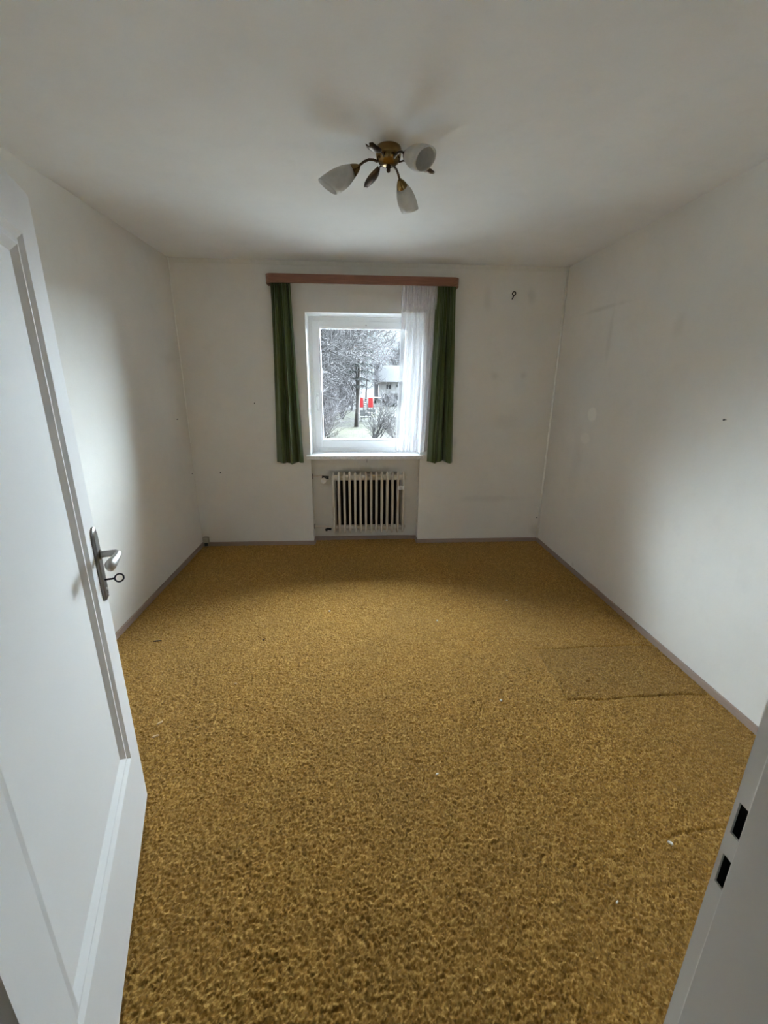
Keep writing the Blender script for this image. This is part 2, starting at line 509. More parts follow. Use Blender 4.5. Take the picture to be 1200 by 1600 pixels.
ring(GX0-.016, GX1+.016, GZ0-.016, GZ1+.016, .016, .016, .016, .016, YF-.008, YF+.03).build('glazing_bead', M_pvc, sash, bevel=.005)
box('pane', M_glass, (GX0-.012, GX1+.012, YF+.018, YF+.022, GZ0-.012, GZ1+.012), win)
# handle: rose and lever hanging down
hx, hz = -0.366, 1.40
h = MB().box(hx-.013, hx+.013, YF-.026, YF-.016, hz-.035, hz+.035).build('window_handle', M_pvc, win, bevel=.006)
MB().tube([(hx, YF-.02, hz), (hx, YF-.05, hz), (hx, YF-.056, hz-.01), (hx, YF-.054, hz-.06), (hx, YF-.05, hz-.115)],
          [.010, .010, (.010, .011), (.008, .011), (.007, .010)], 10).build('lever', M_pvc, h, smooth=True)
# little screw / hook at the top of the sash
MB().tube([(0.095, YF-.016, 2.04), (0.095, YF-.024, 2.04)], .006, 8).build('screw', M_alu, win, smooth=True)
# sill board
box('window_sill', M_sill, (OX0-.035, OX1+.035, YB-.052, YB, WB-.034, WB), win, bevel=.004)
MB().box(OX0+.001, OX1-.001, YB, YF+.03, WB-.034, WB).build('sill_top', M_sill, win)
MB().tube([(0.09, YB-.054, .852), (0.09, YB-.056, .843), (0.09, YB-.056, .825)], .0035, 8).build('sill_hook', M_alu, win, smooth=True)
# outer sill
box('outer_sill', simple('outer_sill_metal', (.45, .45, .46), .5), (OX0, OX1, YF+.075, YO+.05, WB-.02, WB+.012), win)

# ---------------------------------------------------------------- open door
DW, DT, DTOP = 0.945, 0.040, 1.985
free = Vector((-0.822, 1.316, 0)); ddir = Vector((-0.3262, 0.9453, 0)); dn = Vector((0.9453, 0.3262, 0))
hinge = free - ddir * DW
door = tag(empty('door_1', (hinge.x, hinge.y, 0)), 'white panelled room door standing open into the room', 'door', kind='structure')
def dpt(s, z, n=0.0):     # s from free edge (negative towards the hinge), n off the visible face
    p = free + ddir * s + dn * n
    return Vector((p.x, p.y, z))
def door_leaf():
    m = MB()
    Z0 = 0.012
    o = [(-DW, Z0), (0, Z0), (0, DTOP), (-DW, DTOP)]
    px0, px1, pz0, pz1 = -0.815, -0.112, 0.300, 1.872
    prof = [(0, 0), (.015, -.0085), (.027, -.0065), (.030, -.0065), (.050, -.0185)]
    rings = [[dpt(s, z) for s, z in o]]
    for off, d in prof:
        rings.append([dpt(s, z, d) for s, z in ((px0+off, pz0+off), (px1-off, pz0+off), (px1-off, pz1-off), (px0+off, pz1-off))])
    vs = [v for r_ in rings for v in r_]
    fs = []
    for i in range(len(rings)-1):
        for j in range(4):
            k = (j+1) % 4
            fs.append((i*4+j, i*4+k, (i+1)*4+k, (i+1)*4+j))
    L = (len(rings)-1)*4
    fs.append((L, L+1, L+2, L+3))
    m.add(vs, fs)
    back = [dpt(s, z, -DT) for s, z in o]
    k = len(m.v)
    m.v += [tuple(v) for v in back]
    m.f.append((k+3, k+2, k+1, k))
    for j in range(4):
        j2 = (j+1) % 4
        m.f.append((j, k+j, k+j2, j2))
    return m
door_leaf().build('leaf', M_doorpaint, door)
# long plate
def capsule(cs, z0, z1, wd, n=10):
    pts = []
    for i in range(n+1):
        a = PI * i / n
        pts.append((cs + wd/2*math.cos(a), z1 - wd/2 + wd/2*math.sin(a)))
    for i in range(n+1):
        a = PI + PI * i / n
        pts.append((cs + wd/2*math.cos(a), z0 + wd/2 + wd/2*math.sin(a)))
    return pts
def plate(cs, z0, z1, wd, n0, n1, inset):
    a = capsule(cs, z0, z1, wd); bq = capsule(cs, z0+inset, z1-inset, wd-2*inset)
    k = len(a)
    vs = [dpt(s, z, n0) for s, z in a] + [dpt(s, z, n1-.003) for s, z in a] + [dpt(s, z, n1) for s, z in bq]
    fs = [tuple(range(2*k, 3*k))]
    for i in range(k):
        j = (i+1) % k
        fs += [(i, j, k+j, k+i), (k+i, k+j, 2*k+j, 2*k+i)]
    return MB().add(vs, fs)
PS = -0.036
pt = plate(PS, .868, 1.112, .052, 0, .009, .006).build('handle_plate', M_steel, door)
for z in (1.098, .882):
    MB().tube([dpt(PS, z, .008), dpt(PS, z, .012)], .0045, 8).build('screw', M_alu, pt, smooth=True)
MB().tube([dpt(PS, .905, .008), dpt(PS, .905, .0105)], .0045, 8).build('keyhole_screw', M_alu, pt, smooth=True)
# lever: neck straight out, then swept back towards the hinge
hz_ = 1.022
neck = [dpt(PS, hz_, .008), dpt(PS, hz_, .020), dpt(PS, hz_, .038), dpt(PS-.004, hz_, .052), dpt(PS-.014, hz_, .060), dpt(PS-.034, hz_-.001, .061),
        dpt(PS-.060, hz_-.002, .058), dpt(PS-.085, hz_-.003, .054), dpt(PS-.102, hz_-.004, .051), dpt(PS-.110, hz_-.005, .050), dpt(PS-.113, hz_-.005, .0495)]
rad = [(.011, .011), (.0105, .0105), (.0105, .0105), (.012, .011), (.0125, .0095), (.0135, .0095), (.0155, .0115), (.0185, .0135), (.0180, .0135), (.012, .009), (.003, .003)]
MB().tube(neck, rad, 16, up=(0, 0, 1)).build('door_handle', M_alu, door, smooth=True)
MB().tube([dpt(PS, hz_, .006), dpt(PS, hz_, .0135)], [.0165, .0145], 20).build('handle_collar', M_steel, door, smooth=True, angle=40)
# hinges
for z in (.25, 1.75):
    MB().tube([(hinge.x-.012, hinge.y-.012, z-.04), (hinge.x-.012, hinge.y-.012, z+.04)], .008, 10).build('hinge', M_steel, door, smooth=True)
# key in the lock, a thing of its own
key = tag(empty('door_key', dpt(PS, .936, .01)), 'small dark key with a ring bow in the door lock', 'key')
MB().tube([dpt(PS, .936, .001), dpt(PS, .936, .037)], .0032, 10).build('shaft', M_dark, key, smooth=True)
ringp = []
rc = dpt(PS, .936, .049)
for i in range(21):
    a = 2*PI*i/20
    ringp.append(rc + dn*(-math.cos(a)*.0125) + (ddir*.45 + Vector((0, 0, .9))).normalized()*(math.sin(a)*.0125))
MB().tube(ringp, .0027, 8, cap=False).build('bow', M_dark, key, smooth=True)

# door frame: lining, stop and mortised strike side
b = MB()
b.box(DX0-.06, DX0, YH-.012, YD+.004, 0, DH+.05)
b.box(DX0, DX1+.06, YH-.012, YD+.004, DH, DH+.05)
b.box(DX0, DX0+.015, YH-.012, YD-.045, 0, DH)
tag(b.build('trim_4', M_frame, bevel=.002), 'painted door frame on the hinge side and over the door', 'trim', kind='structure')
fr = tag(empty('trim_5', (DX1, .25, 0)), 'painted door frame post with two dark latch holes', 'trim', kind='structure')
YS = 0.366                     # room side edge of the stop
box('stop', M_frame, (DX1-.015, DX1+.06, YH-.012, YS, 0, DH), fr, bevel=.0025)
holes = [(.974, 1.026), (.884, .936)]
zs = [0, holes[1][0], holes[1][1], holes[0][0], holes[0][1], DH]
m = MB()
HY0, HY1 = YS+.001, YD-.006
m.box(DX1, DX1+.003, HY1, YD, 0, DH)                         # front lip
for i in (0, 2, 4): m.box(DX1, DX1+.003, YS, HY1, zs[i], zs[i+1])
m.box(DX1+.003, DX1+.06, YS, YD, 0, holes[1][0]-.03); m.box(DX1+.003, DX1+.06, YS, YD, holes[0][1]+.004, DH)
m.build('strike_post', M_frame, fr)
m = MB(); m.box(DX1+.04, DX1+.06, YS, YD, holes[1][0]-.03, holes[0][1]+.004)
m.box(DX1+.003, DX1+.04, YD-.003, YD, holes[1][0]-.03, holes[0][1]+.004)
m.box(DX1+.003, DX1+.04, YS, YS+.002, holes[1][0]-.03, holes[0][1]+.004)
m.build('mortise_pocket', M_hole, fr)
box('architrave', M_frame, (DX1+.012, DX1+.075, YD, YD+.010, 0, DH+.06), fr, bevel=.003)

# ---------------------------------------------------------------- radiator
rad_ = tag(empty('radiator', (0.107, 4.06, 0.10)), 'cream ribbed column radiator in the niche under the window', 'radiator')
RX0, RX1, RZ0, RZ1, RY0, RY1 = -0.232, 0.446, 0.102, 0.708, 4.012, 4.112
nsec = 14
pitch = (RX1-RX0)/(nsec-1)
def section():
    """one flat column section: outline in (y, z) with a long slot, thin in x, rounded front and back tubes"""
    m = MB()
    def leg(yc, ry, rx):
        zz = [RZ0, RZ0+.012, RZ0+.04, RZ0+.09, RZ1-.09, RZ1-.04, RZ1-.012, RZ1]
        yy = [.030, .018, .004, 0, 0, .003, .012, .026]
        sgn = 1 if yc < (RY0+RY1)/2 else -1
        m.tube([(0, yc + sgn*y, z) for y, z in zip(yy, zz)], [(rx*.6, ry*.7), (rx, ry), (rx, ry), (rx, ry), (rx, ry), (rx, ry), (rx, ry), (rx*.6, ry*.7)], 10, up=(1, 0, 0))
    leg(RY0+.014, .014, .0118); leg(RY1-.014, .014, .0118)
    m.box(-.0095, .0095, RY0+.014, RY1-.014, RZ0+.05, RZ1-.05)
    # head and foot webs that join the columns
    for z0, z1 in ((RZ0+.012, RZ0+.075), (RZ1-.075, RZ1-.010)):
        m.box(-.0095, .0095, RY0+.014, RY1-.014, z0, z1)
    return m
sec0 = None
hub_mb = MB()
hub_mb.tube([(-pitch/2, 4.062, RZ1-.048), (pitch/2, 4.062, RZ1-.048)], .026, 14)
hub0 = None
for i in range(nsec):
    x = RX0 + pitch*i
    if sec0 is None:
        o = section().build('radiator_section', M_rad, None, smooth=True, angle=50); sec0 = o
    else:
        o = sec0.copy(); COL.objects.link(o)
    o.parent = rad_; o.location = (x - rad_.location.x, -rad_.location.y, -rad_.location.z)
for z in (RZ1-.048, RZ0+.05):
    MB().tube([(RX0-.02, 4.062, z), (RX1+.02, 4.062, z)], [.027]*2, 16).build('header_pipe', M_rad, rad_, smooth=True, angle=50)
    MB().tube([(RX1+.008, 4.062, z), (RX1+.030, 4.062, z)], [.020, .014], 6).build('end_plug', M_rad, rad_)
box('gap_shade_board', simple('gap_shade_brown', (.05, .038, .026), .9), (RX0+.025, RX1-.025, RY1+.004, RY1+.010, RZ0+.06, RZ1-.06), rad_)  # added dark sheet, its colour stands in for shade between the sections
# supply pipes out of the niche side, valves
zt, zb = RZ1-.048, RZ0+.05
MB().tube([(OX0+.002, 4.075, zt+.010), (OX0+.09, 4.072, zt+.010), (OX0+.115, 4.066, zt+.004), (RX0-.02, 4.062, zt)], .0095, 10).build('supply_pipe', M_rad, rad_, smooth=True)
MB().tube([(OX0+.002, 4.075, zb+.010), (OX0+.10, 4.072, zb+.010), (OX0+.125, 4.066, zb+.004), (RX0-.02, 4.062, zb)], .0095, 10).build('return_pipe', M_rad, rad_, smooth=True)
for z in (zt+.01, zb+.01):
    MB().tube([(OX0+.0005, 4.075, z), (OX0+.008, 4.075, z)], .026, 16).build('pipe_rose', M_soot, rad_, smooth=True, angle=40)
vx = OX0+.115
v = MB().tube([(vx-.02, 4.066, zt+.004), (vx+.045, 4.064, zt)], [.015, .017], 8).build('valve', M_black, rad_, smooth=True, angle=40)
MB().tube([(vx+.012, 4.062, zt), (vx+.010, 4.03, zt-.004), (vx+.008, 4.012, zt-.008)], [.013, .015, .012], 8).build('valve_stem', M_black, v, smooth=True)
MB().tube([(vx+.004, 4.018, zt-.010), (vx+.002, 4.012, zt-.012), (vx-.004, 3.982, zt-.018), (vx-.005, 3.978, zt-.019)], [.021, .025, .024, .019], 18).build('valve_knob', M_knob, v, smooth=True, angle=50)
v = MB().tube([(vx+.02, 4.062, zb-.012), (vx+.055, 4.060, zb-.014)], [.012, .015], 8).build('return_valve', M_black, rad_, smooth=True, angle=40)
MB().tube([(vx+.018, 4.06, zb-.012), (vx+.006, 4.035, zb-.016)], [.012, .014], 8).build('valve_cap', M_black, v, smooth=True, angle=40)
# heat cost meter on the last gap
mt = MB().box(RX1-pitch-.004, RX1+.004, RY0-.012, RY0+.004, .548, .585).build('heat_meter', M_knob, rad_, bevel=.003)
box('meter_window', simple('meter_print', (.42, .40, .36), .4), (RX1-pitch+.010, RX1-.012, RY0-.0135, RY0-.011, .562, .572), mt)

# ---------------------------------------------------------------- valance and curtains
VY, VX0, VX1, VZ0, VZ1 = 3.865, -0.724, 0.860, 2.305, 2.371
val = tag(empty('curtain_valance', (0.07, YB, VZ0)), 'reddish brown wooden curtain valance with rounded ends above the window', 'valance')
def vshape(off):
    pts = []
    r_ = .055 - off
    cx0, cx1, cyy = VX0+.055, VX1-.055, VY+.055
    pts.append((VX0+off, YB-.002))
    for i in range(9):
        a = PI + PI/2*i/8
        pts.append((cx0 + r_*math.cos(a), cyy + r_*math.sin(a)))
    for i in range(9):
        a = 1.5*PI + PI/2*i/8
        pts.append((cx1 + r_*math.cos(a), cyy + r_*math.sin(a)))
    pts.append((VX1-off, YB-.002))
    return pts
o_, i_ = vshape(0), vshape(.016)
m = MB(); k = len(o_)
m.add([(x, y, VZ0) for x, y in o_] + [(x, y, VZ1) for x, y in o_] + [(x, y, VZ0) for x, y in i_] + [(x, y, VZ1) for x, y in i_],
      sum([[(i, i+1, k+i+1, k+i), (2*k+i, 3*k+i, 3*k+i+1, 2*k+i+1), (k+i, k+i+1, 3*k+i+1, 3*k+i), (i, 2*k+i, 2*k+i+1, i+1)] for i in range(k-1)], [])
      + [(0, k, 3*k, 2*k), (k-1, 3*k-1, 4*k-1, 2*k-1)])
m.build('fascia', M_valance, val, smooth=True, angle=40)
box('rail_board', simple('rail_white', (.70, .68, .64), .5), (VX0+.018, VX1-.018, VY+.020, YB-.003, VZ1-.022, VZ1-.004), val)
for x in (-.52, .66):
    MB().tube([(x, VY+.10, VZ1-.006), (x, VY+.10, VZ1+.014)], .004, 8).build('bracket_screw', M_dark, val, smooth=True)

def cloth(name, mat, xt0, xt1, xb0, xb1, zt, zb, y0, foldf, nu=120, nv=60, parent=None, hem=None, thick=.0025, ease=1.3):
    """hanging cloth: foldf(u, v) -> depth offset"""
    vs, fs = [], []
    for j in range(nv+1):
        v_ = j/nv
        e = v_**ease
        a, b_ = xt0+(xb0-xt0)*e, xt1+(xb1-xt1)*e
        zbot = zb
        for i in range(nu+1):
            u = i/nu
            hz = hem(u) if hem else 0
            dx, dy = foldf(u, v_)
            vs.append((a+(b_-a)*u+dx, y0+dy, zt+(zb+hz-zt)*v_))
    for j in range(nv):
        for i in range(nu):
            p = j*(nu+1)+i
            fs.append((p, p+1, p+nu+2, p+nu+1))
    return MB().add(vs, fs).build(name, mat, parent, smooth=True, solid=thick)

def fold_left(u, v):
    # tight gathers on top turning into four broad, tapering folds below
    g = .010*math.sin(2*PI*(7.5*u)+.6*math.sin(5*u))*(1-v)**1.5
    w_ = u + .05*math.sin(2*v)
    broad = .040*math.sin(2*PI*(2.7*w_**1.25)+.8)*(.5+.5*v)
    broad *= 1 - .55*max(0, (u-.6)/.4)
    broad += .042*max(0, (u-.55)/.45)*(.3+.7*v)
    slit = .045*math.exp(-((u-.40-.03*(1-v))/.022)**2)*max(0, v-.35)/.65
    return (.010*math.cos(2*PI*3.6*w_)*v*(1-u), min(.050, g+broad+slit))
cl_ = cloth('green_curtain', M_green, -0.697, -0.537, -0.747, -0.497, 2.345, 0.826, 3.952, fold_left, hem=lambda u: -.010*u+.006*math.sin(9*u))
tag(cl_, 'dark green curtain gathered at the window handle side of the window', 'curtain', 'green curtains')
def fold_right(u, v):
    g = .011*math.sin(2*PI*8.5*u+1.2)*(1-v)**1.6
    broad = .026*math.sin(2*PI*(1.55*u)+2.5)*(.4+.6*v) + .008*math.sin(2*PI*5*u+v)
    slit = .055*math.exp(-((u-.60-.05*v)/.05)**2)*(.35+.65*v)
    return (.006*math.sin(2*PI*2*u), g+broad+slit)
cr_ = cloth('green_curtain', M_green, 0.682, 0.838, 0.654, 0.890, 2.345, 0.828, 3.935, fold_right, hem=lambda u: .006*math.sin(11*u+1), ease=1.0)
tag(cr_, 'dark green curtain hanging beside the white sheer curtain', 'curtain', 'green curtains')

sh = tag(empty('sheer_curtain', (0.52, 3.965, 2.33)), 'white sheer curtain with a gathered header half drawn across the window', 'curtain')
def fold_sheer(u, v):
    a = .020*math.sin(2*PI*6.3*u+1.1*math.sin(7*u)) + .007*math.sin(2*PI*15*u+2*v)
    k_ = .55+.45*v
    return (.004*math.sin(2*PI*9*u+3*v), a*k_ - .012*(u < .12)*(1-u/.12)*v)
cloth('drape', M_sheer, .392, .700, .352, .652, 2.335, .945, 3.974, fold_sheer, 200, 50, sh, hem=lambda u: -.022*math.sin(min(1, u/.1)*PI/2) + .012*(1-min(1, u/.05)), thick=.0, ease=1.2)
def fold_head(u, v):
    return (.003*math.sin(2*PI*15*u), .012*math.sin(2*PI*11*u+.8*math.sin(6*u))*(1-.25*v) - .010*math.sin(PI*min(1, v*1.1)) )
cloth('header', M_sheer_top, .386, .690, .384, .690, 2.335, 2.135, 3.952, fold_head, 180, 16, sh, hem=lambda u: .010*math.sin(2*PI*5.5*u), thick=.0)
cloth('bottom_hem', M_sheer_top, .353, .652, .352, .652, 1.075, 1.068, 3.973, lambda u, v: fold_sheer(u, .93), 200, 1, sh, thick=.0)

# ---------------------------------------------------------------- ceiling lamp
LC = Vector((0.148, 2.19, H))
lamp = tag(empty('ceiling_lamp', LC), 'brass ceiling lamp with three frosted glass shades and metal leaves', 'lamp')
T0 = Matrix.Translation(LC)
MB().lathe([(.0, 0), (.052, 0), (.054, -.003), (.056, -.014), (.0555, -.026), (.052, -.040), (.044, -.053), (.031, -.063), (.015, -.068), (.0, -.069)], T0, 32).build('canopy', M_brass, lamp, smooth=True, angle=50)
MB().lathe([(.0, -.065), (.010, -.067), (.012, -.072), (.007, -.077), (.009, -.082), (.006, -.089), (.0, -.091)], T0, 16).build('finial', M_brass_dark, lamp, smooth=True)
def arm(az, tilt):
    d = Vector((math.cos(az), math.sin(az), 0)); up = Vector((0, 0, 1))
    path = [LC + d*r_ + up*z for r_, z in ((.045, -.052), (.065, -.046), (.085, -.046), (.105, -.054), (.122, -.066), (.132, -.075))]
    a = MB().tube(path, .0052, 10).build('arm', M_brass_dark, lamp, smooth=True)
    ax = (d*math.cos(tilt) - up*math.sin(tilt)).normalized()
    p0 = path[-1] - ax*.008
    rot = ax.to_track_quat('Z', 'Y').to_matrix().to_4x4()
    T = Matrix.Translation(p0) @ rot
    MB().lathe([(.0, 0), (.008, 0), (.015, .010), (.022, .024), (.0265, .038), (.0275, .046), (.0255, .047), (.020, .03), (.0, .025)], T, 24).build('shade_holder', M_brass, a, smooth=True, angle=50)
    # tulip glass with an oblique mouth
    n = 32; vs, fs = [], []
    prof = [(.0245, .036), (.030, .050), (.0365, .070), (.0405, .092), (.0425, .115), (.042, .138), (.0395, .160)]
    loc_up = (T.to_3x3().inverted() @ up).normalized()
    for q_, (r_, h_) in enumerate(prof):
        fr_ = max(0, (h_-.06)/.10)
        for j in range(n):
            t_ = 2*PI*j/n
            v_ = Vector((r_*math.cos(t_), r_*math.sin(t_), 0))
            k_ = v_.dot(loc_up)/max(1e-6, math.hypot(loc_up.x, loc_up.y))
            vs.append(T @ Vector((v_.x, v_.y, h_ + .55*k_*fr_)))
    for q_ in range(len(prof)-1):
        for j in range(n):
            j2 = (j+1) % n
            fs.append((q_*n+j, q_*n+j2, (q_+1)*n+j2, (q_+1)*n+j))
    MB().add(vs, fs).build('lamp_shade', M_opal, a, smooth=True, solid=.003)
    MB().lathe([(.0, .03), (.011, .032), (.013, .05), (.016, .062), (.014, .078), (.006, .088), (.0, .09)], T, 14).build('bulb', M_opal, a, smooth=True)
arm(R(180), R(30)); arm(R(62), R(30)); arm(R(-62), R(24))
def leaf(az, rise):
    d = Vector((math.cos(az), math.sin(az), 0)); sd = Vector((-math.sin(az), math.cos(az), 0)); up = Vector((0, 0, 1))
    st_ = MB()
    stem = [LC + d*r_ + up*z for r_, z in ((.045, -.050), (.065, -.044), (.085, -.046))]
    o = st_.tube(stem, .0035, 8).build('leaf_stem', M_brass_dark, lamp, smooth=True)
    W = [.006, .014, .020, .0225, .022, .019, .015]
    vs, fs = [], []
    n = len(W)
    for i, w_ in enumerate(W):
        t_ = i/(n-1)
        r_ = .078 + .115*t_
        z = -.046 - .055*t_ + rise*t_*t_
        c = LC + d*r_ + up*z
        for u in (-1, -.5, 0, .5, 1):
            tip = 0
            if i == n-1: tip = (.010 if abs(u) == .5 else (-.010 if u == 0 else -.006))
            vs.append(c + sd*(u*w_) + up*(.010*u*u - .004) + d*tip)
    for i in range(n-1):
        for j in range(4):
            p = i*5+j
            fs.append((p, p+1, p+6, p+5))
    MB().add(vs, fs).build('leaf', M_brass_dark, lamp, smooth=True, solid=.0018)
leaf(R(2), .02); leaf(R(118), .02); leaf(R(242), .035)

# ---------------------------------------------------------------- small things on the walls
def nail(x, y, z, d, label):
    d = Vector(d); p = Vector((x, y, z))
    o = MB().tube([p + d*.001, p - d*.012, p - d*.0125, p - d*.0145], [.0018, .0018, .0055, .0050], 8).build('nail', M_dark, smooth=True, angle=40)
    tag(o, label, 'nail', 'nails left in the walls')
nail(-.911, YB, 1.355, (0, 1, 0), 'small nail left in the wall beside the green curtain by the window handle')
nail(-1.272, YB, .727, (0, 1, 0), 'small nail low in the window wall near the corner socket')
nail(XL, 3.765, 1.233, (-1, 0, 0), 'small nail in the side wall behind the door, near the corner')
nail(XL, 3.94, .732, (-1, 0, 0), 'small low nail in the side wall just above the corner socket')
nail(XR, 2.056, 1.376, (1, 0, 0), 'single small nail in the bare side wall opposite the door')
nail(1.80, YB, .252, (0, 1, 0), 'small nail just above the baseboard in the corner opposite the socket')
hk = tag(empty('wall_hook', (1.366, YB, 2.275)), 'small dark screw eye high on the wall beside the valance', 'hook')
rp = []
for i in range(17):
    a = R(250) + 2*PI*i/17*0.98
    rp.append((1.366+.0145*math.cos(a), YB-.016-.004*math.sin(a), 2.284+.0145*math.sin(a)))
MB().tube(rp, .0042, 8).build('eye', M_dark, hk, smooth=True)
MB().tube([(1.365, YB-.016, 2.268), (1.360, YB-.012, 2.25), (1.358, YB+.004, 2.243)], .005, 8).build('shank', M_dark, hk, smooth=True)
# phone socket in the corner
so = tag(empty('wall_socket', (-1.475, YB-.02, .03)), 'small grey socket box in the floor corner behind the door', 'socket')
box('body', simple('grey_socket', (.36, .33, .29), .5), (-1.502, -1.446, YB-.034, YB-.0005, .036, .094), so, bevel=.006)
box('cover', simple('grey_socket_cover', (.42, .39, .34), .5), (-1.497, -1.451, YB-.038, YB-.033, .044, .090), so, bevel=.002)
box('cable_entry', M_black, (-1.490, -1.462, YB-.028, YB-.013, .004, .040), so)

# ---------------------------------------------------------------- crumbs and chips on the carpet
M_chip = simple('wood_chip', (.62, .42, .22), .8, var=.2)
M_white = simple('plaster_crumb', (.85, .82, .76), .8)
M_stick = simple('dark_splinter', (.06, .035, .02), .8)
def crumb(name, label, x, y, a, l, wd, h, mat, cat):
    ca, sa = math.cos(a), math.sin(a)
    pts = [(-.5, 0), (-.25, .5), (.2, .38), (.5, .1), (.3, -.4), (-.2, -.5)]
    P = [(x + ca*u*l - sa*v*wd, y + sa*u*l + ca*v*wd) for u, v in pts]
    m = MB()
    m.add([(p[0], p[1], .001) for p in P] + [(x+(p[0]-x)*.8, y+(p[1]-y)*.8, .001+h*(1+.3*math.sin(3*i))) for i, p in enumerate(P)],
          [tuple(reversed(range(6))), tuple(range(6, 12))] + [(i, (i+1) % 6, 6+(i+1) % 6, 6+i) for i in range(6)])
    tag(m.build(name, mat), label, cat, 'bits lying on the carpet')
crumb('wood_chip', 'pale wood chip on the carpet near the door, the farther of two', -.938, 1.696, .9, .034, .013, .005, M_chip, 'wood chip')
crumb('wood_chip', 'pale wood chip on the carpet near the door, the closer of two', -.924, 1.616, .5, .034, .012, .005, M_chip, 'wood chip')
crumb('splinter', 'dark thin splinter on the carpet by the side wall near the door', -1.244, 2.377, .1, .055, .010, .005, M_stick, 'splinter')
crumb('plaster_crumb', 'white plaster crumb on the carpet near the door frame post', 1.081, 1.033, 2.4, .020, .010, .006, M_white, 'crumb')
crumb('plaster_crumb', 'white crumb on the carpet short of the inset carpet piece', .715, 1.756, .2, .014, .012, .005, M_white, 'crumb')
crumb('lint', 'pale bit of lint in the middle foreground of the carpet', .314, 1.352, .4, .018, .007, .004, M_white, 'lint')
crumb('lint', 'tiny pale lint toward the corner beyond the inset carpet piece', 1.098, 2.784, .3, .016, .012, .004, M_white, 'lint')
crumb('wood_chip', 'tiny pale chip in the brightly lit part of the carpet, door side', -.658, 1.954, .2, .016, .010, .005, M_chip, 'wood chip')
crumb('lint', 'tiny pale lint in line with the window in the lit carpet', -.205, 2.690, .1, .014, .012, .004, M_white, 'lint')
crumb('splinter', 'short dark splinter in the lit carpet on the door side', -.593, 2.358, 1.1, .020, .010, .004, M_stick, 'splinter')
crumb('lint', 'tiny pale lint close to the front of the carpet, below the crumb', .791, .872, .6, .012, .006, .004, M_white, 'lint')
crumb('lint', 'tiny pale lint in front of the radiator, window side of the carpet', .528, 2.527, .6, .014, .010, .004, M_white, 'lint')

# ---------------------------------------------------------------- outside
GZ = -2.8
def ground_mat():
    m = N('winter_lawn')
    f = m.ramp(m.noise(.09, 5, .6), [(.42, 0.), (.6, 1.)])
    c = m.mix(f, (0.020, 0.020, 0.010), (0.024, 0.020, 0.018))
    c = m.mix(m.ramp(m.noise(.8, 8, .8), [(.44, 0.), (.56, .9)]), c, (0.007, 0.006, 0.0058))
    near = m.blob(0, 40.5, GZ, 4.5, 6.5, 4, .7, .5)
    c = m.mix(m.math('MULTIPLY', near, .6), c, (0.026, 0.025, 0.0125))
    return m.pbr(c, 1, 0, m.bump(m.noise(6, 6, .7), .6, .2), .1)
tag(box('ground', ground_mat(), (-160, 160, YO+.02, 320, GZ-.3, GZ)), 'winter lawn with leaf litter outside the window', 'lawn', kind='structure')
tag(box('bounce_yard', simple('bounce_yard_pale', (.18, .175, .165), .95, var=.15, scale=4), (-14, 14, YO+.03, 22, GZ-.1, GZ+.02)), 'unseen pale yard added below the window to brighten the ceiling', 'yard', kind='structure')  # out of view, added to throw daylight up onto the ceiling
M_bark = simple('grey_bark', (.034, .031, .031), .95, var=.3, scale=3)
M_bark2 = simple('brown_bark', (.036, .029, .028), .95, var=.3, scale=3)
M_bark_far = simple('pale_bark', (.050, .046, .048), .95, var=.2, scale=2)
M_trunk = simple('spruce_bark', (.10, .09, .085), .95, var=.3, scale=3)
M_needle = simple('spruce_needles', (.016, .018, .016), .95, var=.3, scale=2)

def rv(rg, k): return Vector((rg.uniform(-k, k), rg.uniform(-k, k), rg.uniform(-k, k)))
def grow(rg, mb, p, d, length, r, depth, maxd, rmin, lean, sides):
    n = 5 if depth < 2 else 4
    pts, rs = [p.copy()], [r]
    q = p.copy(); dd = d.normalized()
    kids = []
    for i in range(n):
        dd = (dd + rv(rg, .20 + .04*depth) + Vector(lean)*(.05)).normalized()
        q = q + dd*(length/n)
        pts.append(q.copy()); rs.append(max(rmin, r*(1-.62*(i+1)/n)))
        if depth < maxd and (i > 0 or depth > 0):
            kids.append((q.copy(), dd.copy(), rs[-1], i))
    mb.tube(pts, rs, sides if depth < 2 else 3, cap=False)
    for (kp, kd, kr, i) in kids:
        for _ in range(1 if depth < 1 else rg.choice((1, 2))):
            side = kd.orthogonal().normalized()
            side.rotate(Matrix.Rotation(rg.uniform(0, 2*PI), 3, kd))
            nd = (kd*rg.uniform(.7, 1.1) + side*rg.uniform(.5, 1.0) + Vector((0, 0, .18))).normalized()
            grow(rg, mb, kp, nd, length*rg.uniform(.42, .66), max(rmin, kr*.62), depth+1, maxd, rmin, lean, sides)
    return

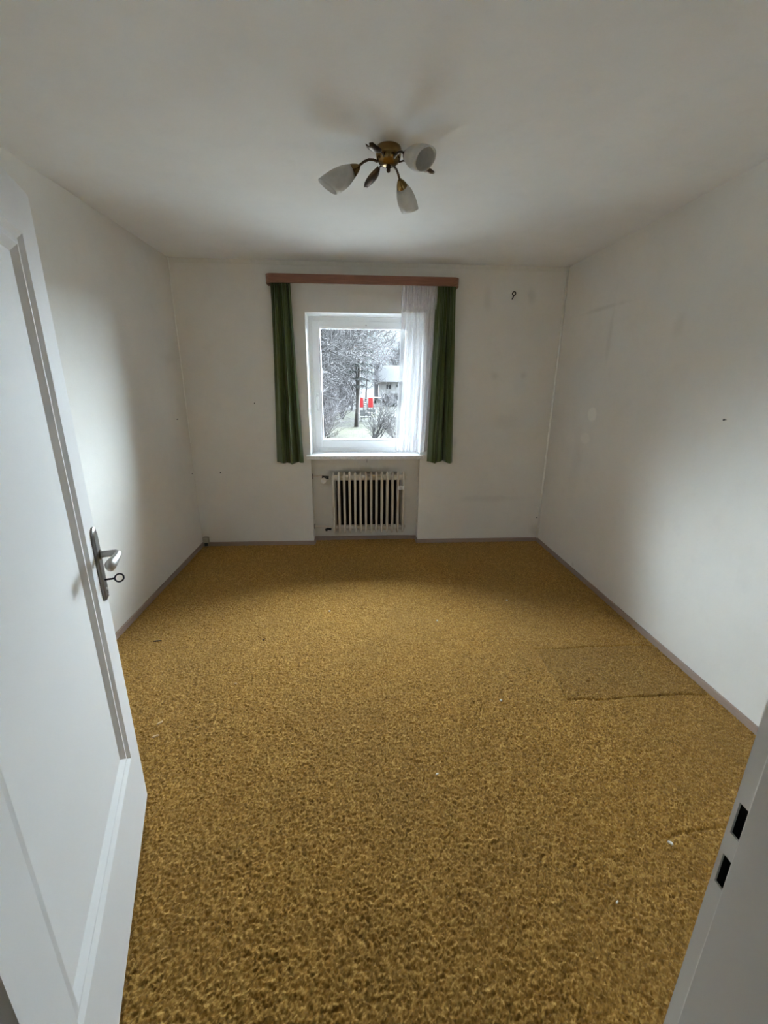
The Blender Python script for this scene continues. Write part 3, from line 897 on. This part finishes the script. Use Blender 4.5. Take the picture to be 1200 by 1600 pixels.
def bare_tree(label, base, th, tr, boughs, blen, seed, mat, maxd=3, rmin=.018, lean=(0, 0, .3), spread=.8, name='bare_tree', group='bare trees outside', toward=None):
    rg = random.Random(seed)
    root = tag(empty(name, base), label, 'tree' if 'tree' in name else 'shrub', group)
    B = Vector(base)
    pts, rs = [B.copy()], [tr*1.2]
    q = B.copy(); dd = Vector((0, 0, 1))
    n = 7
    for i in range(n):
        dd = (dd + rv(rg, .07)).normalized(); q = q + dd*(th/n)
        pts.append(q.copy()); rs.append(tr*(1-.6*(i+1)/n))
    MB().tube(pts, rs, 8).build('trunk', mat, root, smooth=True)
    for k in range(boughs):
        f = .25 + .75*k/max(1, boughs-1)
        i = f*n; i0 = min(n-1, int(i)); kp = pts[i0].lerp(pts[i0+1], i-i0)
        a = rg.uniform(0, 2*PI) if toward is None else toward + rg.uniform(-1.0, 1.0)
        nd = Vector((math.cos(a)*spread, math.sin(a)*spread, rg.uniform(.35, 1.0)))
        mb = MB()
        grow(rg, mb, kp, nd, blen*rg.uniform(.7, 1.1)*(1.15-.4*f), tr*.45*(1.1-.5*f), 1, maxd, rmin, lean, 5)
        mb.build('bough', mat, root, smooth=True)
    return root

bare_tree('large bare tree just outside, arching in from the handle side of the window', (-5.2, 29, GZ), 7.5, .20, 9, 6.0, 11, M_bark, 4, .016, (.25, 0, .4), .9, toward=0.1)
bare_tree('bare tree with long limbs right behind the spruce', (-0.06, 47.5, GZ), 10.5, .12, 10, 6.0, 23, M_bark, 4, .022, (.2, 0, .3), .8)
bare_tree('bare brown tree standing between the spruce and the woods', (-3.4, 58, GZ), 10, .20, 9, 6.0, 31, M_bark2, 4, .024, (0, 0, .3), .9)
bare_tree('slender bare tree near the pane edge on the handle side', (-6.2, 52, GZ), 10, .17, 9, 5.5, 37, M_bark2, 4, .022, (.1, 0, .4), .8)
far = [(-11, 78), (-7.4, 84), (-4.2, 76), (-1.2, 90), (2.2, 105), (-9.0, 102), (13, 118)]
lab = ['far pale bare tree at the outer edge of the woods', 'far pale bare tree second from the outer edge of the woods', 'far pale bare tree in the middle of the woods',
       'far pale bare tree behind the spruce trunk', 'far pale bare tree behind the climbing frame', 'farthest pale bare tree behind the woods', 'far pale bare tree behind the house roof']
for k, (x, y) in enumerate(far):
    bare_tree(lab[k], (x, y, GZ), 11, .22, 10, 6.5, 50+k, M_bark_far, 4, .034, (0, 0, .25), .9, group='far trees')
# shrubs: many stems from the ground
def shrub(label, base, stems, hgt, seed, mat, rmin=.012, lean=(0, 0, .3), toward=None, r0=.035, maxd=3, group='bare shrubs outside'):
    rg = random.Random(seed)
    root = tag(empty('bare_shrub', base), label, 'shrub', group)
    for k in range(stems):
        a = rg.uniform(0, 2*PI) if toward is None else toward + rg.uniform(-.8, .8)
        mb = MB()
        grow(rg, mb, Vector(base) + Vector((rg.uniform(-.2, .2), rg.uniform(-.2, .2), 0)), Vector((math.cos(a)*.55, math.sin(a)*.55, 1)), hgt*rg.uniform(.7, 1.05), r0, 1, maxd, rmin, lean, 4)
        mb.build('stem', mat, root, smooth=True)
    return root
shrub('bare shrub with upswept stems low before the house', (1.0, 30, GZ), 7, 2.6, 71, M_bark, .012, (.3, 0, .1), 0.2, .045)
shrub('bare shrub low in the sheer curtain side of the pane', (2.9, 31, GZ), 7, 1.9, 72, M_bark2)
shrub('reddish bare shrub in the lower handle side corner of the pane', (-2.4, 30, GZ), 9, 2.2, 73, M_bark2)
shrub('bare shrub on the lawn edge beside the corner shrub', (-3.0, 38, GZ), 9, 2.6, 74, M_bark_far, .016)
shrub('low bare shrub between the woods and the lawn', (-3.3, 50, GZ), 9, 2.6, 75, M_bark2, .018)
shrub('bare shrub at the foot of the house wall', (5.2, 76, GZ), 8, 2.2, 76, M_bark_far, .024)

thick = [(-6.8, 62), (-4.6, 66), (-2.2, 64), (-5.6, 74), (-3.0, 80), (-.8, 72), (-7.5, 70), (-1.9, 55)]
for k, (x, y) in enumerate(thick):
    shrub('tangled bare brush at the foot of the far woods', (x, y, GZ), 9, 4.2, 90+k, M_bark_far if k % 2 else M_bark2, .022, (0, 0, .2), None, .05, group='brush under the far woods')
# spruce
def spruce(base, hgt, seed):
    rg = random.Random(seed)
    root = tag(empty('spruce_tree', base), 'tall thin spruce with a bare lower trunk on the lawn', 'tree')
    B = Vector(base)
    top = B + Vector((0.9, 0, hgt))
    MB().tube([B.lerp(top, i/8) + Vector((.05*math.sin(i), 0, 0)) for i in range(9)], [.24*(1-.85*i/8) for i in range(9)], 8).build('trunk', M_trunk, root, smooth=True)
    nwh = 17
    for k in range(nwh):
        f = .27 + .72*k/(nwh-1)
        c = B.lerp(top, f)
        L = 2.5*(1.02-f)**.75 * (0.55 if f < .36 else 1)
        mb = MB()
        nb = 6
        for j in range(nb):
            a = 2*PI*(j+rg.random()*.6)/nb
            d = Vector((math.cos(a), math.sin(a), 0))
            pts = [c + d*(L*t_) + Vector((0, 0, .12*L*math.sin(t_*2.2) - .30*L*t_*t_)) for t_ in (0, .35, .7, 1)]
            mb.tube(pts, [.05, .04, .03, .015], 4, cap=False)
            for t_ in (.25, .4, .55, .7, .85, 1.):
                q_ = c + d*(L*t_) + Vector((0, 0, .12*L*math.sin(t_*2.2) - .30*L*t_*t_))
                for s_ in (-1, 1):
                    e = q_ + (d*.35 + Vector((-d.y, d.x, 0))*s_*.5 + Vector((0, 0, -.35))).normalized()*(.34*L*(1.2-t_)+.12)
                    mb.tube([q_, q_.lerp(e, .5), e], [.035, .030, .012], 3, cap=False)
        mb.build('branch_whorl', M_needle, root, smooth=True)
spruce((-0.06, 44.4, GZ), 15, 5)

# climbing frame with red panels
pf = tag(empty('climbing_frame', (1.3, 61, GZ)), 'playground climbing frame with two bright red panels beyond the spruce', 'play frame')
M_red = simple('red_panel', (.50, .035, .038), .55, var=.05)
M_post = simple('frame_post', (.07, .065, .06), .7)
for (x0, x1) in ((.42, .90), (1.60, 2.26)):
    box('red_panel', M_red, (x0, x1, 61.0, 61.06, -1.76, -.44), pf, bevel=.1, seg=3)
for x in (.36, .96, 1.52, 2.34): MB().tube([(x, 61.1, GZ), (x, 61.1, -.2)], .06, 8).build('post', M_post, pf, smooth=True)
for z in (-2.4, -2.1, -1.8, -1.5, -1.2, -.9, -.6): MB().tube([(.96, 61.1, z), (1.52, 61.1, z)], .05, 6).build('rung', M_post, pf, smooth=True)
M_bench = simple('pale_bench_wood', (.12, .12, .12), .7)
def bench(x, y, wd, label):
    r_ = tag(empty('bench', (x, y, GZ)), label, 'bench', 'benches on the lawn')
    box('seat', M_bench, (x-wd/2, x+wd/2, y-.22, y+.22, GZ+.42, GZ+.50), r_)
    box('backrest', M_bench, (x-wd/2, x+wd/2, y+.20, y+.26, GZ+.60, GZ+.95), r_)
    for s_ in (-1, 1):
        box('leg', M_post, (x+s_*wd*.42-.05, x+s_*wd*.42+.05, y-.2, y+.26, GZ, GZ+.42), r_)
bench(1.05, 51, 1.25, 'nearer pale bench on the lawn beside the spruce trunk')
bench(.62, 56, 1.0, 'farther pale bench by the foot of the climbing frame')
bench(1.95, 57.5, 1.0, 'pale bench under the red panel nearest the house')

# house
HY = 90.0
hs = tag(empty('house', (9, HY, GZ)), 'white two storey house with grey roof behind the garden', 'house')
M_hw = simple('house_render', (.50, .49, .49), .9, var=.06, scale=1)
M_roof = simple('house_roof', (.010, .0095, .0105), .9, var=.2, scale=1)
M_hwin = simple('house_window', (.03, .032, .036), .3)
box('wall', M_hw, (4.6, 15, HY, HY+9, GZ, 1.75), hs)
MB().prism([(HY-.5, 1.6), (HY+4.5, 5.0), (HY+9.5, 1.6)], 0, 4.2, 15.5).build('roof', M_roof, hs)
box('eave_board', M_post, (4.2, 15.5, HY-.55, HY-.45, 1.5, 1.72), hs)
box('chimney', simple('chimney_render', (.30, .29, .31), .9), (3.6, 4.5, HY+1, HY+2, GZ, 5.2), hs)
box('canopy', M_post, (5.7, 11, HY-1.0, HY, -.72, -.55), hs)
for (x0, x1, z0, z1) in ((6.0, 7.0, .35, 1.2), (8.1, 8.7, .65, 1.2), (10.2, 11.2, .3, 1.2), (5.9, 7.0, -2.05, -.95), (7.6, 8.5, -2.5, -.95), (9.4, 10.4, -2.1, -.95)):
    w_ = box('window', M_hw, (x0-.08, x1+.08, HY-.06, HY, z0-.08, z1+.08), hs)
    box('pane', M_hwin, (x0, x1, HY-.09, HY-.05, z0, z1), w_)
    box('window_bar', M_hw, ((x0+x1)/2-.04, (x0+x1)/2+.04, HY-.11, HY-.08, z0, z1), w_)
sd = tag(empty('garden_shed', (3.6, 86, GZ)), 'low white shed with a flat dark roof beside the house', 'shed')
box('wall', M_hw, (2.9, 5.0, 84, 88, GZ, -1.45), sd)
box('roof', M_post, (2.7, 5.4, 83.7, 88.2, -1.45, -1.2), sd)
box('window', M_hwin, (3.2, 3.7, 83.94, 84.0, -2.2, -1.7), sd)
def hedge(label, x0, x1, y, hgt, seed):
    rg = random.Random(seed); m = MB()
    for k in range(260):
        p = Vector((rg.uniform(x0, x1), y+rg.uniform(-.4, .4), GZ+rg.uniform(0, hgt)))
        e = p + rv(rg, .35)
        m.tube([p, e], [.07, .03], 4)
    tag(m.build('hedge', M_needle), label, 'hedge')
hedge('low dark hedge in front of the house windows', 5.4, 8.2, 83, 1.1, 4)
